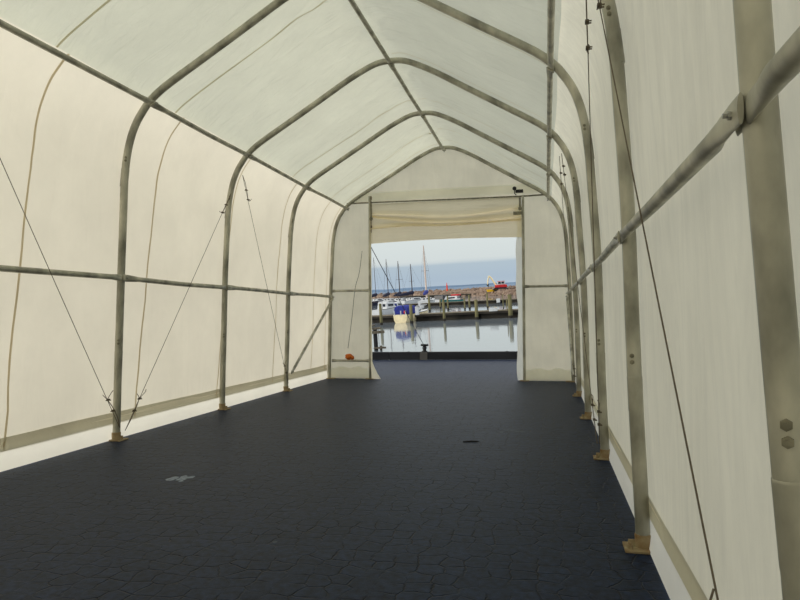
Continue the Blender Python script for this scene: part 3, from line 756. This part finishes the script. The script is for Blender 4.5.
# marks on the breakwater
p = W(447.3, 295.3) + nb * 7; dd = (p - CAM).dot(FW)
p = A_ + axis * .5
def bwpt(u, off=6.5, hh=1.6):
    lo, hi = 0, 1
    for _ in range(40):
        m_ = (lo + hi) / 2; q = A_ + axis * m_ + nb * off + N * hh; uu = 400 + FPX * (q - CAM).dot(RT) / (q - CAM).dot(FW)
        if uu < u: lo = m_
        else: hi = m_
    return q
q = bwpt(447.3); dd = (q - CAM).dot(FW); hb = 9 * dd / FPX
t = thing('harbour_beacon', None, 'slim orange red beacon post standing on the stone breakwater', 'beacon', None, orient(q, 0))
MB().tube([(0, 0, -.5), (0, 0, hb * .75), (0, 0, hb * .76), (0, 0, hb)], [.32, .26, .16, .12], 12).build('beacon_post', M_or2, t)
MB().tube([(0, 0, -.6), (0, 0, .2)], .6, 12).build('beacon_base', M_concrete, t)
# excavator
q = bwpt(500.5, 3.4, 1.35); dd = (q - CAM).dot(FW); s = dd / FPX
t = thing('excavator', None, 'red and white excavator with raised arm on the stone breakwater', 'excavator', None, orient(q, math.radians(5)))
for y in (-1.1, 1.1):
    MB().tube([(-2.2, y, .35), (-1.7, y, .7), (1.7, y, .7), (2.2, y, .35), (1.7, y, .0), (-1.7, y, .0)], .22, 8, closed=True, scale=[(1, 1.4)] * 6).build('crawler_track', M_glass, t)
MB().box((.2, 0, 1.3), (3.6, 2.4, .8)).build('engine_body', M_red, t, bevel=.12)
cb = MB().box((.3, 0, 2.2), (2.3, 2.0, 1.0)).build('cab', M_white, t, bevel=.12)
MB().box((-.2, -1.02, 2.3), (.8, .06, .6)).box((.8, -1.02, 2.3), (.8, .06, .6)).build('cab_window', M_glass, cb)
MB().box((.3, 0, 2.75), (2.2, 1.9, .12)).build('cab_roof', M_red, cb)
MB().tube([(-1.2, 0, 1.6), (-2.6, 0, 4.0), (-3.2, 0, 4.6)], [.28, .26, .2], 8).build('boom_arm', M_cream, t)
MB().tube([(-3.2, 0, 4.6), (-3.6, 0, 3.0), (-3.7, 0, 2.0)], [.2, .2, .14], 8).build('dipper_arm', M_cream, t)
MB().add([(-4.1, -.5, 2.0), (-3.3, -.5, 2.1), (-3.5, -.5, 1.1), (-4.1, .5, 2.0), (-3.3, .5, 2.1), (-3.5, .5, 1.1)], [(0, 1, 2), (3, 5, 4), (0, 3, 4, 1), (1, 4, 5, 2), (2, 5, 3, 0)]).build('bucket', M_dark, t, smooth=False)
# yellow skip
q = bwpt(491.8, 1.0, 1.15)
t = thing('yellow_skip', None, 'low yellow skip at the waterside below the excavator', 'skip', None, orient(q, 0))
MB().add([(-1.3, -.6, 0), (1.3, -.6, 0), (1.3, .6, 0), (-1.3, .6, 0), (-1.6, -.75, .65), (1.6, -.75, .65), (1.6, .75, .65), (-1.6, .75, .65)],
         [(0, 1, 2, 3), (0, 1, 5, 4), (1, 2, 6, 5), (2, 3, 7, 6), (3, 0, 4, 7)]).build('skip_body', M_yel, t, smooth=False)
MB().tube([(-1.6, -.75, .65), (1.6, -.75, .65), (1.6, .75, .65), (-1.6, .75, .65)], .05, 6, closed=True).build('skip_rim', M_yel, t)
# pale boxes on the piers
for (u, v, dz, sz, lab) in ((498.4, 302.6, .62, (.5, .4, .55), 'small white box on the second pier below the excavator'),
                            (493.5, 311.2, .75, (.8, .3, .25), 'low pale box on the nearest pier, left of the thick right post'),
                            (417.5, 315, .75, (.35, .35, .8), 'white supply pillar on the nearest pier right of the blue boat')):
    q = W(u, v, dz) + N * .0
    t = thing('pier_box', None, lab, 'box', None, orient(q, 0))
    MB().box((0, 0, sz[2] / 2), sz).build('box_body', M_white, t, bevel=.03)
    MB().box((0, 0, sz[2] + .02), (sz[0] * 1.08, sz[1] * 1.08, .05)).build('box_lid', M_white, t)

# ------------------------------------------------------------------ light
w = bpy.data.worlds.new('sky'); sc.world = w; w.use_nodes = True
n = w.node_tree.nodes; l = w.node_tree.links; n.clear()
wo = n.new('ShaderNodeOutputWorld'); bg = n.new('ShaderNodeBackground'); tc = n.new('ShaderNodeTexCoord')
dt = n.new('ShaderNodeVectorMath'); dt.operation = 'DOT_PRODUCT'; dt.inputs[1].default_value = N
l.new(tc.outputs['Generated'], dt.inputs[0])
mp = n.new('ShaderNodeMapping'); mp.inputs['Scale'].default_value = (1.5, 1.5, 14); l.new(tc.outputs['Generated'], mp.inputs[0])
nz = n.new('ShaderNodeTexNoise'); nz.inputs['Scale'].default_value = 1.6; nz.inputs['Detail'].default_value = 5; l.new(mp.outputs[0], nz.inputs[0])
ma = n.new('ShaderNodeMath'); ma.operation = 'MULTIPLY_ADD'; ma.inputs[1].default_value = .012; l.new(nz.outputs[0], ma.inputs[0])
sb = n.new('ShaderNodeMath'); sb.operation = 'SUBTRACT'; sb.inputs[1].default_value = .006; l.new(dt.outputs['Value'], sb.inputs[0]); l.new(sb.outputs[0], ma.inputs[2])
rp = n.new('ShaderNodeValToRGB'); l.new(ma.outputs[0], rp.inputs[0]); e = rp.color_ramp.elements
e[0].position = 0; e[0].color = srgb(176, 192, 206); e[1].position = 1; e[1].color = (.90, .92, .94, 1)
for pos, c in ((.012, srgb(172, 189, 204)), (.036, srgb(178, 194, 205)), (.040, srgb(211, 219, 219)), (.085, srgb(218, 226, 224)), (.14, srgb(228, 234, 232)), (.35, (1.04, 1.04, 1.02, 1))):
    x = e.new(pos); x.color = c
l.new(rp.outputs[0], bg.inputs[0]); bg.inputs[1].default_value = 1.0; l.new(bg.outputs[0], wo.inputs[0])
sd = bpy.data.lights.new('low_sun', 'SUN'); sd.energy = 2.2; sd.angle = math.radians(50); sd.color = (1, .92, .78)
so = bpy.data.objects.new('low_sun', sd); C.objects.link(so)
so.rotation_euler = V((.80, .38, -.45)).to_track_quat('-Z', 'Y').to_euler()
